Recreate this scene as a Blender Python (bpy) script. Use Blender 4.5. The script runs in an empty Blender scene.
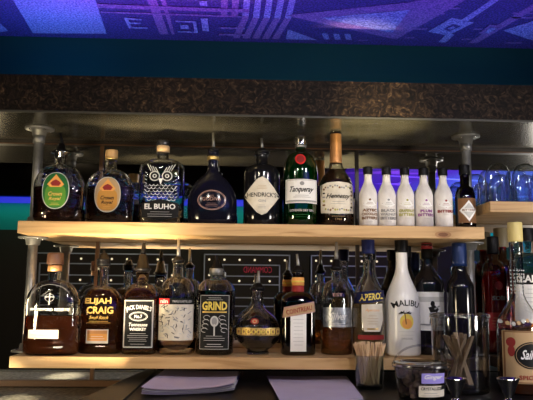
import bpy, bmesh, math, random
from mathutils import Vector, Matrix
random.seed(7)
C = bpy.context.scene.collection
S = bpy.context.scene
E = 1.45            # eye height above the floor; heights below are given relative to the eye
PI = math.pi
# ------------------------------------------------------------------ camera
cam_d = bpy.data.cameras.new('camera'); cam = bpy.data.objects.new('camera', cam_d); C.objects.link(cam)
cam_d.sensor_width = 36; cam_d.lens = 655.76 / 533 * 36; cam_d.clip_start = .02
pi_, ya, ro = math.radians(7.884), math.radians(-2.158), math.radians(.568)
fw = Vector((math.sin(-ya) * math.cos(pi_), math.cos(ya) * math.cos(pi_), math.sin(pi_)))
r0 = fw.cross(Vector((0, 0, 1))).normalized(); u0 = r0.cross(fw)
r1 = r0 * math.cos(ro) + u0 * math.sin(ro); u1 = -r0 * math.sin(ro) + u0 * math.cos(ro)
M = Matrix.Identity(4)
for i in range(3):
    M[i][0] = r1[i]; M[i][1] = u1[i]; M[i][2] = -fw[i]
M[0][3], M[1][3], M[2][3] = -.0313, -2.0022, E
cam.matrix_world = M
S.camera = cam
# ------------------------------------------------------------------ render look, world
S.view_settings.view_transform = 'Standard'; S.view_settings.look = 'None'
S.view_settings.gamma = 1; S.view_settings.use_curve_mapping = False
S.view_settings.exposure = 0.0
S.cycles.max_bounces = 12; S.cycles.transparent_max_bounces = 32
S.cycles.sample_clamp_indirect = 4
w = bpy.data.worlds.new('world'); S.world = w; w.use_nodes = True
w.node_tree.nodes['Background'].inputs[0].default_value = (.02, .02, .03, 1)
w.node_tree.nodes['Background'].inputs[1].default_value = .3

def area(name, loc, target, sx, sy, watts, col, spread=PI):
    l = bpy.data.lights.new(name, 'AREA'); l.shape = 'RECTANGLE'; l.size = sx; l.size_y = sy
    l.energy = watts; l.color = col; l.spread = spread
    o = bpy.data.objects.new(name, l); C.objects.link(o)
    o.location = (loc[0], loc[1], loc[2] + E)
    d = Vector(target) - Vector(loc)
    o.rotation_euler = d.to_track_quat('-Z', 'Y').to_euler()
    return o
def spot(name, loc, target, watts, col, ang, blend=.6, rad=.03):
    l = bpy.data.lights.new(name, 'SPOT'); l.energy = watts; l.color = col; l.spot_size = math.radians(ang)
    l.spot_blend = blend; l.shadow_soft_size = rad
    o = bpy.data.objects.new(name, l); C.objects.link(o)
    o.location = (loc[0], loc[1], loc[2] + E)
    o.rotation_euler = (Vector(target) - Vector(loc)).to_track_quat('-Z', 'Y').to_euler()
    return o
WARM = (1, .80, .50)
# warm work lamp left of the bar, slightly under shelf height, and weaker ones
area('bar_lamp_left', (-1.5, -1.45, -.12), (-.15, -.1, .0), 0.25, .25, 1.8, WARM, 1.2)
area('bar_lamp_right', (1.75, -1.5, -.1), (.3, -.1, .1), .3, .3, 2.2, (1, .93, .86), 1.2)
area('under_bar_lamp', (-.66, -.57, -.62), (-.36, -.15, .14), .5, .10, 4.4, (1, .80, .50), .6)
area('under_bar_lamp', (.05, -1.10, -.42), (.05, -.15, .14), 1.4, .05, .9, (1, .86, .66), .95)
for x, e_ in ((-1.15, 6), (-.45, 12), (.35, 26), (1.05, 24)):      # small recessed ceiling lamps over the bar
    spot('ceiling_lamp', (x, -1.72, .77), (x * .5, -.2, -.02), e_, (1, .86, .68) if x < 0 else (1, .93, .93), 62, .5, .035)
for x in (-1.1, 1.0):
    spot('room_fill', (x, -1.75, .74), (x, -3.6, .0), 32, (1, .9, .75), 95, .7, .03)  # unseen fill added to lift the dark far wall
spot('soffit_fill', (.42, -1.40, -.60), (.33, -.30, .45), 420, (1, .84, .50), 12, 1.0, .02)  # unseen spot added to brighten the soffit underside at right
spot('drainboard_fill', (-.64, -1.85, .76), (-.61, -.24, -.285), 900, (1, .88, .62), 3.6, .6, .02)  # unseen spot added to put a bright patch on the drainboard
# LED strips on top of the soffit washing the ceiling
area('led_violet', (0, -.315, .556), (0, -.38, .8), 1.9, .02, 1.7, (.26, .03, 1))
area('led_cyan', (0, -.16, .556), (0, -.14, .8), 1.9, .02, 1.1, (.01, .42, 1))
area('led_pink', (-.35, -.33, .556), (-.35, -.44, .8), .6, .02, .9, (.8, .1, .9))
area('led_blue', (-.57, -.2, .556), (-.57, -.16, .8), .2, .02, .35, (.02, .45, 1))
# unseen fill lamps added to colour the mirrored ceiling at right
spot('ceiling_fill_violet', (2.0, -2.5, -1.3), (1.7, -2.6, .79), 700, (.35, .12, 1), 62)
spot('ceiling_fill_cyan', (2.6, -3.2, -1.3), (2.3, -2.9, .79), 600, (.05, .8, .8), 55)
area('teal_fill', (-1.0, -3.50, .70), (-1.0, -3.6, .45), 3.4, .02, 1.5, (.1, 1, .75))  # added teal wash for the far wall, no strip of its own

# ------------------------------------------------------------------ materials
def nodes(name):
    m = bpy.data.materials.new(name); m.use_nodes = True
    nt = m.node_tree; nt.nodes.clear()
    out = nt.nodes.new('ShaderNodeOutputMaterial')
    return m, nt, out
def N(nt, t, **kw):
    n = nt.nodes.new(t)
    for k, v in kw.items():
        if k in n.inputs: n.inputs[k].default_value = v
        else: setattr(n, k, v)
    return n
def c4(c): return (c[0], c[1], c[2], 1)
def pbr(name, col, rough=.5, metal=0, emit=None, es=0, coat=0, spec=None):
    m, nt, out = nodes(name)
    b = N(nt, 'ShaderNodeBsdfPrincipled'); b.inputs['Base Color'].default_value = c4(col)
    b.inputs['Roughness'].default_value = rough; b.inputs['Metallic'].default_value = metal
    b.inputs['Coat Weight'].default_value = coat
    if spec is None: spec = .12 if (name.endswith(('_ink', '_paint', '_counter')) or 'wall' in name) else .5
    b.inputs['Specular IOR Level'].default_value = spec
    if emit: b.inputs['Emission Color'].default_value = c4(emit); b.inputs['Emission Strength'].default_value = es
    nt.links.new(b.outputs[0], out.inputs[0]); return m
def noisy(name, stops, scale=(1, 1, 1), nscale=5, detail=6, rough=.5, metal=0, distort=0, bump=0, kind='noise', bscale=None, coat=0, rvar=None):
    m, nt, out = nodes(name); L = nt.links.new
    tc = N(nt, 'ShaderNodeTexCoord'); mp = N(nt, 'ShaderNodeMapping'); mp.inputs['Scale'].default_value = scale
    L(tc.outputs['Object'], mp.inputs[0])
    if kind == 'noise':
        t = N(nt, 'ShaderNodeTexNoise'); t.inputs['Scale'].default_value = nscale; t.inputs['Detail'].default_value = detail
        t.inputs['Distortion'].default_value = distort; o = t.outputs[0]
    elif kind == 'wave':
        t = N(nt, 'ShaderNodeTexWave'); t.inputs['Scale'].default_value = nscale; t.inputs['Distortion'].default_value = distort
        t.inputs['Detail'].default_value = detail; t.bands_direction = 'Z'; o = t.outputs[1]
    else:
        t = N(nt, 'ShaderNodeTexVoronoi'); t.inputs['Scale'].default_value = nscale; o = t.outputs[0]
    L(mp.outputs[0], t.inputs['Vector'])
    cr = N(nt, 'ShaderNodeValToRGB'); els = cr.color_ramp.elements
    while len(els) < len(stops): els.new(.5)
    for e, (p, c) in zip(els, stops): e.position = p; e.color = c4(c)
    L(o, cr.inputs[0])
    b = N(nt, 'ShaderNodeBsdfPrincipled'); L(cr.outputs[0], b.inputs['Base Color'])
    b.inputs['Roughness'].default_value = rough; b.inputs['Metallic'].default_value = metal; b.inputs['Coat Weight'].default_value = coat
    if 'leafy' in name or 'paint' in name: b.inputs['Specular IOR Level'].default_value = .08
    if bump:
        bp = N(nt, 'ShaderNodeBump'); bp.inputs['Strength'].default_value = bump; bp.inputs['Distance'].default_value = .004
        L(o, bp.inputs['Height']); L(bp.outputs[0], b.inputs['Normal'])
    L(b.outputs[0], out.inputs[0]); return m
def glass(name, tint=(.93, .95, .93), edge=(.35, .37, .33), refl=1.0, bump=0, bscale=60, power=2.2):
    # thin clear wall: see-through face on, darker and shinier at the grazing rim
    m, nt, out = nodes(name); L = nt.links.new
    lw = N(nt, 'ShaderNodeLayerWeight'); lw.inputs[0].default_value = .5
    p = N(nt, 'ShaderNodeMath', operation='POWER'); p.inputs[1].default_value = power; L(lw.outputs['Facing'], p.inputs[0])
    mx = N(nt, 'ShaderNodeMix', data_type='RGBA'); L(p.outputs[0], mx.inputs[0])
    mx.inputs[6].default_value = c4(tint); mx.inputs[7].default_value = c4(edge)
    tr = N(nt, 'ShaderNodeBsdfTransparent'); L(mx.outputs[2], tr.inputs[0])
    gl = N(nt, 'ShaderNodeBsdfGlossy'); gl.inputs['Roughness'].default_value = .06; gl.inputs['Color'].default_value = (1, 1, 1, 1)
    p2 = N(nt, 'ShaderNodeMath', operation='POWER'); p2.inputs[1].default_value = 3.2; L(lw.outputs['Facing'], p2.inputs[0])
    f = N(nt, 'ShaderNodeMath', operation='MULTIPLY_ADD'); f.inputs[1].default_value = .75 * refl; f.inputs[2].default_value = .07 * refl
    L(p2.outputs[0], f.inputs[0])
    s = N(nt, 'ShaderNodeMixShader'); L(f.outputs[0], s.inputs[0]); L(tr.outputs[0], s.inputs[1]); L(gl.outputs[0], s.inputs[2])
    if bump:
        tc = N(nt, 'ShaderNodeTexCoord'); v = N(nt, 'ShaderNodeTexVoronoi'); v.inputs['Scale'].default_value = bscale
        L(tc.outputs['Object'], v.inputs['Vector'])
        bp = N(nt, 'ShaderNodeBump'); bp.inputs['Strength'].default_value = bump; bp.inputs['Distance'].default_value = .003
        L(v.outputs[0], bp.inputs['Height']); L(bp.outputs[0], gl.inputs['Normal']); L(bp.outputs[0], lw.inputs['Normal'])
    L(s.outputs[0], out.inputs[0]); return m
def realglass(name, col, rough=.0, bump=0, bscale=60):
    m, nt, out = nodes(name); L = nt.links.new
    b = N(nt, 'ShaderNodeBsdfPrincipled'); b.inputs['Base Color'].default_value = c4(col); b.inputs['Transmission Weight'].default_value = 1
    b.inputs['Roughness'].default_value = rough; b.inputs['IOR'].default_value = 1.48
    if bump:
        tc = N(nt, 'ShaderNodeTexCoord'); v = N(nt, 'ShaderNodeTexVoronoi'); v.inputs['Scale'].default_value = bscale
        L(tc.outputs['Object'], v.inputs['Vector'])
        bp = N(nt, 'ShaderNodeBump'); bp.inputs['Strength'].default_value = bump; bp.inputs['Distance'].default_value = .003
        L(v.outputs[0], bp.inputs['Height']); L(bp.outputs[0], b.inputs['Normal'])
    L(b.outputs[0], out.inputs[0]); return m
def liquid(name, col, opac=.6, body=(.02, .008, .004)):
    m, nt, out = nodes(name); L = nt.links.new
    tr = N(nt, 'ShaderNodeBsdfTransparent'); tr.inputs[0].default_value = c4(col)
    b = N(nt, 'ShaderNodeBsdfPrincipled'); b.inputs['Base Color'].default_value = c4(body); b.inputs['Roughness'].default_value = .08
    s = N(nt, 'ShaderNodeMixShader'); s.inputs[0].default_value = opac
    L(tr.outputs[0], s.inputs[1]); L(b.outputs[0], s.inputs[2]); L(s.outputs[0], out.inputs[0]); return m

def mural_mat(name, a, b):
    m, nt, out = nodes(name); L = nt.links.new
    tc = N(nt, 'ShaderNodeTexCoord'); t = N(nt, 'ShaderNodeTexNoise'); t.inputs['Scale'].default_value = 190; t.inputs['Detail'].default_value = 2
    L(tc.outputs['Object'], t.inputs['Vector'])
    cr = N(nt, 'ShaderNodeValToRGB'); cr.color_ramp.elements[0].position = .38; cr.color_ramp.elements[1].position = .66
    cr.color_ramp.elements[0].color = c4(a); cr.color_ramp.elements[1].color = c4(b)
    L(t.outputs[0], cr.inputs[0])
    bs = N(nt, 'ShaderNodeBsdfPrincipled'); L(cr.outputs[0], bs.inputs['Base Color']); bs.inputs['Roughness'].default_value = .6
    L(bs.outputs[0], out.inputs[0]); return m

MT = dict(
    mural_dark=mural_mat('mural_dark', (.02, .012, .09), (.11, .06, .36)),
    mural_light=mural_mat('mural_light', (.10, .09, .40), (.42, .38, .85)),
    mural_mid=mural_mat('mural_mid', (.10, .05, .26), (.36, .18, .55)),
    navy=noisy('navy_paint', [(.3, (.004, .035, .035)), (.7, (.006, .042, .04))], nscale=3, rough=.7),
    teal=pbr('teal_paint', (.02, .33, .30), .6), black=pbr('black_paint', (.05, .042, .032), .9, spec=0),
    dark=pbr('dark_wall', (.02, .018, .016), .8),
    fascia=noisy('leafy_brown_laminate', [(.36, (.004, .003, .0025)), (.52, (.013, .008, .006)), (.64, (.036, .022, .013)), (.76, (.10, .062, .034))],
                 nscale=48, detail=8, distort=2.2, rough=.5, bump=.2),
    soffit=noisy('brushed_metal_laminate', [(.3, (.08, .074, .05)), (.7, (.16, .145, .105))], scale=(.6, 3, 1), nscale=7, detail=5, rough=.2, metal=.45),
    pine=noisy('pine', [(.25, (.34, .18, .065)), (.45, (.54, .335, .145)), (.75, (.65, .43, .205))], scale=(1.1, 9, 14), nscale=3.6, detail=6, distort=1.3, rough=.5),
    pine_knot=pbr('pine_knot', (.22, .09, .035), .6), pine_ring=pbr('pine_knot_ring', (.42, .22, .09), .6),
    dark_shelf=noisy('dark_brown_wood', [(.3, (.02, .012, .008)), (.7, (.05, .03, .018))], scale=(1, 8, 8), nscale=3, rough=.5),
    mirror=pbr('mirror_silver', (.74, .74, .72), .0, 1),
    trimwood=pbr('brown_trim', (.16, .075, .03), .35), seam=pbr('dark_trim', (.03, .02, .015), .4),
    steel=noisy('galvanised_steel', [(.3, (.26, .26, .25)), (.7, (.38, .38, .37))], nscale=40, rough=.42, metal=.75),
    chrome=pbr('chrome', (.75, .76, .78), .12, 1), hammered=noisy('hammered_steel', [(.1, (.12, .11, .09)), (.9, (.40, .36, .28))], nscale=75, rough=.3, metal=.5, bump=1.0, kind='vor'),
    counter=pbr('black_counter', (.006, .006, .007), .35), rail=noisy('worn_bronze', [(.3, (.028, .027, .020)), (.7, (.05, .046, .032))], scale=(1, 1, 1), nscale=9, rough=.5, metal=.2),
    bplastic=pbr('black_plastic', (.004, .004, .005), .45, spec=.18), brubber=pbr('black_wrap', (.01, .01, .012), .25),
    clear=realglass('clear_glass', (.985, .985, .975), 0, .22, 30), quilt=realglass('quilted_glass', (.95, .95, .93), 0, .3, 85), blueish=realglass('pale_blue_glass', (.88, .92, .98)),
    greeng=glass('green_glass', (.03, .50, .18), (.0, .10, .04), 1.2), brownglass=glass('brown_glass', (.16, .065, .02), (.03, .012, .004), .8),
    darkglass=glass('dark_glass', (.05, .05, .05), (.01, .01, .01), .9), plastic=glass('clear_plastic', (.86, .87, .88), (.45, .46, .48), 1.1, power=1.5),
    tumbler=glass('tumbler_glass', (.90, .93, .93), (.30, .40, .42), 1.3, power=1.6), redglass=glass('red_glass', (.6, .05, .05), (.06, .0, .0), .8),
    cola=liquid('dark_liquor', (.10, .02, .006), .82, (.035, .010, .005)), whiskey=liquid('whiskey', (.42, .13, .03), .55, (.10, .03, .008)),
    bourbon=liquid('bourbon', (.32, .07, .015), .6, (.13, .035, .012)), amber=liquid('amber', (.9, .5, .18), .35, (.35, .15, .04)), blackliq=liquid('black_liqueur', (.01, .006, .006), .95, (.008, .005, .006)),
    redliq=liquid('red_liquor', (.5, .02, .02), .7, (.30, .012, .012)), orange=liquid('orange_liqueur', (.9, .35, .08), .5, (.45, .14, .03)), palegold=liquid('pale_gold', (.85, .72, .42), .3, (.4, .3, .14)), greenliq=liquid('green_depth', (.0, .3, .08), .6, (.003, .09, .03)),
    black_gloss=pbr('black_ceramic', (.006, .006, .008), .12), navy_gloss=pbr('midnight_glass', (.006, .006, .014), .12),
    white_gloss=pbr('white_gloss', (.80, .79, .76), .25), paper=noisy('cream_paper', [(.3, (.66, .60, .48)), (.7, (.80, .74, .62))], nscale=60, rough=.7),
    white=pbr('white_ink', (.86, .85, .82), .5), silverlab=noisy('crinkled_silver', [(.35, (.22, .24, .27)), (.6, (.6, .63, .66))], nscale=55, distort=1, rough=.35, metal=.5),
    wrap=noisy('white_tissue_wrap', [(.3, (.62, .58, .54)), (.7, (.86, .83, .79))], scale=(1, 1, .6), nscale=45, rough=.65, bump=.5),
    gold=pbr('gold_ink', (.72, .48, .14), .35, .4), goldfoil=pbr('gold_foil', (.75, .52, .2), .3, .8), copper=pbr('copper_foil', (.62, .30, .12), .35, .6),
    blackink=pbr('black_ink', (.012, .012, .012), .5), grey=pbr('grey_ink', (.30, .30, .30), .6), lightgrey=pbr('light_grey_ink', (.55, .55, .53), .6),
    red=pbr('red_ink', (.62, .03, .03), .45), darkred=pbr('dark_red_ink', (.28, .03, .03), .45), orangei=pbr('orange_ink', (.80, .38, .10), .5), amberi=pbr('amber_ink', (.55, .27, .06), .5), yellow=pbr('yellow_ink', (.80, .62, .12), .5),
    green=pbr('green_ink', (.02, .13, .035), .45), lime=pbr('lime_ink', (.09, .25, .035), .5), blue=pbr('blue_ink', (.010, .014, .065), .45), foilblue=pbr('blue_foil', (.005, .022, .10), .35, .3),
    purple=pbr('purple_ink', (.30, .10, .30), .5), brown=pbr('brown_ink', (.22, .11, .05), .5), tan=pbr('tan_ink', (.50, .34, .18), .6), pinkb=pbr('rose_brown', (.45, .25, .20), .5),
    olive=pbr('olive_ink', (.42, .40, .12), .5), violet=pbr('violet_ink', (.35, .30, .75), .5), yellowcap=pbr('ivory_cap', (.66, .54, .20), .5), tancap=pbr('tan_cap', (.30, .25, .15), .5), cork=pbr('cork_wood', (.50, .30, .12), .5),
    darkwood=pbr('walnut', (.10, .045, .025), .45), stick=pbr('birch_stick', (.62, .42, .24), .6), stickd=pbr('tan_stick', (.62, .44, .28), .6),
    lavender=noisy('lavender_paper', [(.3, (.47, .42, .60)), (.7, (.52, .47, .66))], nscale=20, rough=.8), whitepaper=pbr('white_paper', (.75, .76, .78), .7),
    ginger=noisy('dark_candied_pieces', [(.3, (.10, .06, .06)), (.7, (.36, .24, .20))], nscale=60, rough=.5),
    bulb=pbr('lit_bulb', (1, .9, .7), .4, emit=(1, .80, .52), es=1.1), signframe=pbr('sign_frame', (.40, .42, .44), .5, .2, emit=None), signred=pbr('sign_red_letters', (.4, .03, .05), .5, emit=(.8, .05, .09), es=.22),
    ledblue=pbr('led_diffuser', (.1, .1, .5), .5, emit=(.03, .05, 1), es=.8), signglass=pbr('sign_glass', (.01, .012, .012), .2),
)
REAL = (MT['clear'], MT['quilt'], MT['blueish'])
# ------------------------------------------------------------------ mesh helpers
def empty(name, loc, rz=0):
    o = bpy.data.objects.new(name, None); C.objects.link(o); o.empty_display_size = .03
    o.location = (loc[0], loc[1], loc[2] + E); o.rotation_euler = (0, 0, rz); return o
def tag(o, label=None, cat=None, group=None, kind=None):
    if label: o['label'] = label
    if cat: o['category'] = cat
    if group: o['group'] = group
    if kind: o['kind'] = kind
    return o
class MB:
    def __init__(s): s.v = []; s.f = []; s.mi = []; s.mats = []; s.sm = []
    def m(s, mat):
        if mat not in s.mats: s.mats.append(mat)
        return s.mats.index(mat)
    def add(s, vs, fs, mat, smooth=False):
        b = len(s.v); k = s.m(mat); s.v += [tuple(v) for v in vs]
        for f in fs: s.f.append([b + i for i in f]); s.mi.append(k); s.sm.append(smooth)
        return s
    def box(s, x0, x1, y0, y1, z0, z1, mat):
        vs = [(x, y, z) for z in (z0, z1) for y in (y0, y1) for x in (x0, x1)]
        return s.add(vs, [(0, 2, 3, 1), (4, 5, 7, 6), (0, 1, 5, 4), (2, 6, 7, 3), (0, 4, 6, 2), (1, 3, 7, 5)], mat)
    def loft(s, rings, mat, smooth=True, cap0=True, cap1=True):
        n = len(rings[0]); vs = [p for r in rings for p in r]; fs = []
        for i in range(len(rings) - 1):
            for j in range(n):
                k = (j + 1) % n; fs.append((i * n + j, i * n + k, (i + 1) * n + k, (i + 1) * n + j))
        if cap0: fs.append(tuple(reversed(range(n))))
        if cap1: fs.append(tuple(range((len(rings) - 1) * n, len(rings) * n)))
        return s.add(vs, fs, mat, smooth)
    def lathe(s, prof, mat, n=28, c=(0, 0, 0), smooth=True, cap0=True, cap1=True):
        return s.loft([[(c[0] + r * math.cos(2 * PI * j / n), c[1] + r * math.sin(2 * PI * j / n), c[2] + z) for j in range(n)] for z, r in prof], mat, smooth, cap0, cap1)
    def tube(s, pts, r, mat, n=10):
        rings = []
        pts = [Vector(p) for p in pts]
        rr = r if isinstance(r, (list, tuple)) else [r] * len(pts)
        for i, p in enumerate(pts):
            d = (pts[min(i + 1, len(pts) - 1)] - pts[max(i - 1, 0)]).normalized()
            a = d.cross(Vector((0, 1, 0)) if abs(d.y) < .9 else Vector((1, 0, 0))).normalized(); b = d.cross(a)
            rings.append([tuple(p + (a * math.cos(2 * PI * j / n) + b * math.sin(2 * PI * j / n)) * rr[i]) for j in range(n)])
        return s.loft(rings, mat)
    def build(s, name, parent=None, loc=None, bevel=0):
        me = bpy.data.meshes.new(name); me.from_pydata(s.v, [], s.f)
        for m_ in s.mats: me.materials.append(m_)
        for p, k, sm in zip(me.polygons, s.mi, s.sm): p.material_index = k; p.use_smooth = sm
        bm = bmesh.new(); bm.from_mesh(me); bmesh.ops.recalc_face_normals(bm, faces=bm.faces)
        if bevel: bmesh.ops.bevel(bm, geom=list(bm.edges), offset=bevel, segments=2, affect='EDGES', profile=.5)
        bm.to_mesh(me); bm.free()
        o = bpy.data.objects.new(name, me); C.objects.link(o)
        if parent: o.parent = parent
        if loc is not None: o.location = loc
        elif parent is None: o.location = (0, 0, E)
        return o
def struct(name, mb, **kw):
    o = mb.build(name, **kw); o['kind'] = 'structure'; return o

# ---- text outlines (built-in font turned into a flat mesh)
_tc = {}
def text2d(s, offset=0.0, shear=0.0, spacing=1.0):
    k = (s, offset, shear, spacing)
    if k not in _tc:
        cu = bpy.data.curves.new('lettering', 'FONT'); cu.body = s; cu.offset = offset; cu.shear = shear; cu.space_character = spacing
        cu.resolution_u = 2
        o = bpy.data.objects.new('lettering', cu); C.objects.link(o)
        dg = bpy.context.evaluated_depsgraph_get(); me = bpy.data.meshes.new_from_object(o.evaluated_get(dg))
        vs = [(v.co.x, v.co.y) for v in me.vertices]; fs = [tuple(p.vertices) for p in me.polygons]
        bpy.data.objects.remove(o); bpy.data.curves.remove(cu); bpy.data.meshes.remove(me)
        x0 = min(v[0] for v in vs); x1 = max(v[0] for v in vs); y0 = min(v[1] for v in vs); y1 = max(v[1] for v in vs)
        _tc[k] = ([((x - (x0 + x1) / 2) / (x1 - x0), (y - (y0 + y1) / 2) / (y1 - y0)) for x, y in vs], fs, (x1 - x0) / (y1 - y0))
    return _tc[k]

# ---- bottles
def interp(prof, z):
    if z <= prof[0][0]: return prof[0][1:]
    for a, b in zip(prof, prof[1:]):
        if z <= b[0]:
            t = (z - a[0]) / (b[0] - a[0] + 1e-9)
            return tuple(a[i] + (b[i] - a[i]) * t for i in range(1, 4))
    return prof[-1][1:]
def ring(z, rx, ry, n, seg=44):
    out = []
    for j in range(seg):
        t = 2 * PI * (j + .5) / seg; c, s_ = math.cos(t), math.sin(t)
        out.append((rx * math.copysign(abs(c) ** (2 / n), c), ry * math.copysign(abs(s_) ** (2 / n), s_), z))
    return out
def profile(rx, ry, hs, hn, ht, rn, n=2., style='round', base=.006, waist=1., lip=.0015, steps=9):
    """hs: where the shoulder starts, hn: where the neck starts, ht: lip top"""
    P = [(0, rx * .82 * waist, ry * .82 * waist, n), (base * .35, rx * .94 * waist, ry * .94 * waist, n), (base, rx * waist, ry * waist, n)]
    for i in range(1, 5): P.append((base + (hs - base) * i / 4, rx * (waist + (1 - waist) * i / 4), ry * (waist + (1 - waist) * i / 4), n))
    for i in range(1, steps + 1):
        t = i / steps
        if style == 'round': g = math.sqrt(max(0, 1 - t * t)); z = hs + (hn - hs) * t; g = g * .93 + (1 - t) * .07
        elif style == 'bell': g = .5 + .5 * math.cos(PI * t); z = hs + (hn - hs) * t
        elif style == 'square': g = (1 - t ** 5); z = hs + (hn - hs) * t
        else: g = 1 - t ** 1.5; z = hs + (hn - hs) * t
        k = n + (2 - n) * t
        P.append((z, rn + (rx - rn) * g, rn + (ry - rn) * g, k))
    P += [(hn + (ht - hn) * .7, rn, rn, 2), (ht - .008, rn, rn, 2), (ht - .007, rn + lip, rn + lip, 2), (ht - .001, rn + lip, rn + lip, 2), (ht, rn, rn, 2)]
    return P
def body(parent, prof, mat, name='glass_body'):
    mb = MB(); mb.loft([ring(*p) for p in prof], mat)
    if mat in REAL:       # hollow: an inner wall as well
        th = .0024; q = [(z, max(a - th, .004), max(b - th, .004), n) for z, a, b, n in prof if z > .005]
        q = [(.006, q[0][1] * .85, q[0][2] * .85, q[0][3])] + q[1:-1] + [(prof[-1][0] - .004, q[-1][1], q[-1][2], 2)]
        nf = len(mb.f); mb.loft([ring(*p) for p in q], mat)
        o = mb.build(name, parent, (0, 0, 0)); bm = bmesh.new(); bm.from_mesh(o.data); bm.faces.ensure_lookup_table()
        bmesh.ops.reverse_faces(bm, faces=bm.faces[nf:]); bm.to_mesh(o.data); bm.free(); return o
    return mb.build(name, parent, (0, 0, 0))
def fill(parent, prof, z1, mat, wall=.003, z0=.005):
    zs = [z0] + [p[0] for p in prof if z0 < p[0] < z1] + [z1]; rs = []
    for z in zs:
        a = interp(prof, z); k = .85 if z == z0 else 1
        rs.append(ring(z, (a[0] - wall) * k, (a[1] - wall) * k, a[2]))
    return MB().loft(rs, mat).build('liquid', parent, (0, 0, 0))
class Label:
    """things printed or stuck on the front (-y side) of a bottle, following its surface"""
    def __init__(s, prof, flat_y=None): s.p = prof; s.mb = MB(); s.off = .0007; s.flat = flat_y
    def P(s, x, z):
        if s.flat is not None: return (x, s.flat - s.off, z)
        rx, ry, n = interp(s.p, z); q = min(abs(x / rx), .995)
        return (x, -ry * (1 - q ** n) ** (1 / n) - s.off, z)
    def up(s): s.off += .00035
    def poly(s, pts, mat, c=None, rings=7):
        cx = c[0] if c else sum(p[0] for p in pts) / len(pts); cz = c[1] if c else sum(p[1] for p in pts) / len(pts)
        q = []
        for a, b in zip(pts, pts[1:] + pts[:1]):
            k = max(1, int(math.hypot(b[0] - a[0], b[1] - a[1]) / .005))
            q += [(a[0] + (b[0] - a[0]) * i / k, a[1] + (b[1] - a[1]) * i / k) for i in range(k)]
        n = len(q); vs = [s.P(cx, cz)]; fs = []
        for r in range(1, rings + 1):
            t = r / rings; vs += [s.P(cx + (x - cx) * t, cz + (z - cz) * t) for x, z in q]
        for j in range(n): fs.append((0, 1 + j, 1 + (j + 1) % n))
        for r in range(rings - 1):
            for j in range(n):
                a = 1 + r * n + j; b = 1 + r * n + (j + 1) % n; fs.append((a, a + n, b + n, b))
        s.mb.add(vs, fs, mat, True); s.up(); return s
    def rect(s, cx, cz, w_, h, mat, rot=0, nx=None):
        k = max(2, int(w_ / .004)); kz = max(1, int(h / .006)); co, si = math.cos(rot), math.sin(rot); vs = []; fs = []
        for j in range(kz + 1):
            for i in range(k + 1):
                a = w_ * (i / k - .5); b = h * (j / kz - .5); vs.append(s.P(cx + a * co - b * si, cz + a * si + b * co))
        for j in range(kz):
            for i in range(k): a = j * (k + 1) + i; fs.append((a, a + 1, a + k + 2, a + k + 1))
        s.mb.add(vs, fs, mat, True); s.up(); return s
    def ell(s, cx, cz, a, b, mat, n=28, e=2.):
        pts = []
        for i in range(n):
            t = 2 * PI * i / n; c, si = math.cos(t), math.sin(t)
            pts.append((cx + a * math.copysign(abs(c) ** (2 / e), c), cz + b * math.copysign(abs(si) ** (2 / e), si)))
        return s.poly(pts, mat, (cx, cz), 5)
    def hoop(s, cx, cz, a, b, th, mat, n=30, e=2., a0=0, a1=2 * PI):
        vs = []; fs = []
        for i in range(n + 1):
            t = a0 + (a1 - a0) * i / n; c, si = math.cos(t), math.sin(t); c = math.copysign(abs(c) ** (2 / e), c); si = math.copysign(abs(si) ** (2 / e), si)
            vs += [s.P(cx + a * c, cz + b * si), s.P(cx + (a - th) * c, cz + (b - th) * si)]
        for i in range(n): fs.append((2 * i, 2 * i + 1, 2 * i + 3, 2 * i + 2))
        s.mb.add(vs, fs, mat, True); s.up(); return s
    def frame(s, cx, cz, w_, h, th, mat):
        for q in ((cx, cz + h / 2 - th / 2, w_, th), (cx, cz - h / 2 + th / 2, w_, th), (cx - w_ / 2 + th / 2, cz, th, h), (cx + w_ / 2 - th / 2, cz, th, h)):
            o = s.off; s.rect(*q, mat); s.off = o
        s.up(); return s
    def text(s, t, cx, cz, w_, h, mat, bold=.012, shear=0, rot=0, arc=0):
        vs, fs, asp = text2d(t, bold, shear); co, si = math.cos(rot), math.sin(rot); out = []
        for x, y in vs:
            a, b = x * w_, y * h
            if arc: th = a / arc; rr = arc + b; a, b = rr * math.sin(th), rr * math.cos(th) - arc
            out.append(s.P(cx + a * co - b * si, cz + a * si + b * co))
        s.mb.add(out, fs, mat); s.up(); return s
    def lines(s, cx, cz, w_, n, pitch, mat, th=.0009, seed=1):
        R = random.Random(seed); o = s.off
        for i in range(n):
            ww = w_ * R.uniform(.7, 1); s.rect(cx, cz - i * pitch, ww, th, mat); s.off = o
        s.up(); return s
    def done(s, parent, name='label'):
        return s.mb.build(name, parent, (0, 0, 0))
def pourer(parent, z, r=.012, h=.028, tube=.05, lean=.25, lrad=.0035, tmat=None, head=None):
    """free-pour spout: rubber stopper and collar with a metal tube on it"""
    st = MB().lathe([(z - .004, r * .9), (z, r * 1.25), (z + .004, r * 1.25), (z + .006, r * .95), (z + h, r * .6), (z + h + .002, r * .4)], head or MT['bplastic'], 20).build('stopper', parent, (0, 0, 0))
    dx = math.sin(lean); p0 = Vector((0, 0, z + h))
    MB().tube([p0, p0 + Vector((dx * .15, 0, .35)) * tube, p0 + Vector((dx, 0, 1)) * tube], [lrad * 1.3, lrad * 1.1, lrad * .8], tmat or MT['chrome']).build('spout_tube', st, (0, 0, 0))
    return st
def cap(parent, z0, z1, r, mat, name='cap', taper=1., n=24):
    return MB().lathe([(z0, r), (z0 + .002, r * 1.02), (z1 - .003, r * taper * 1.02), (z1 - .0008, r * taper * .97), (z1, r * taper * .8)], mat, n).build(name, parent, (0, 0, 0))
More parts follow.
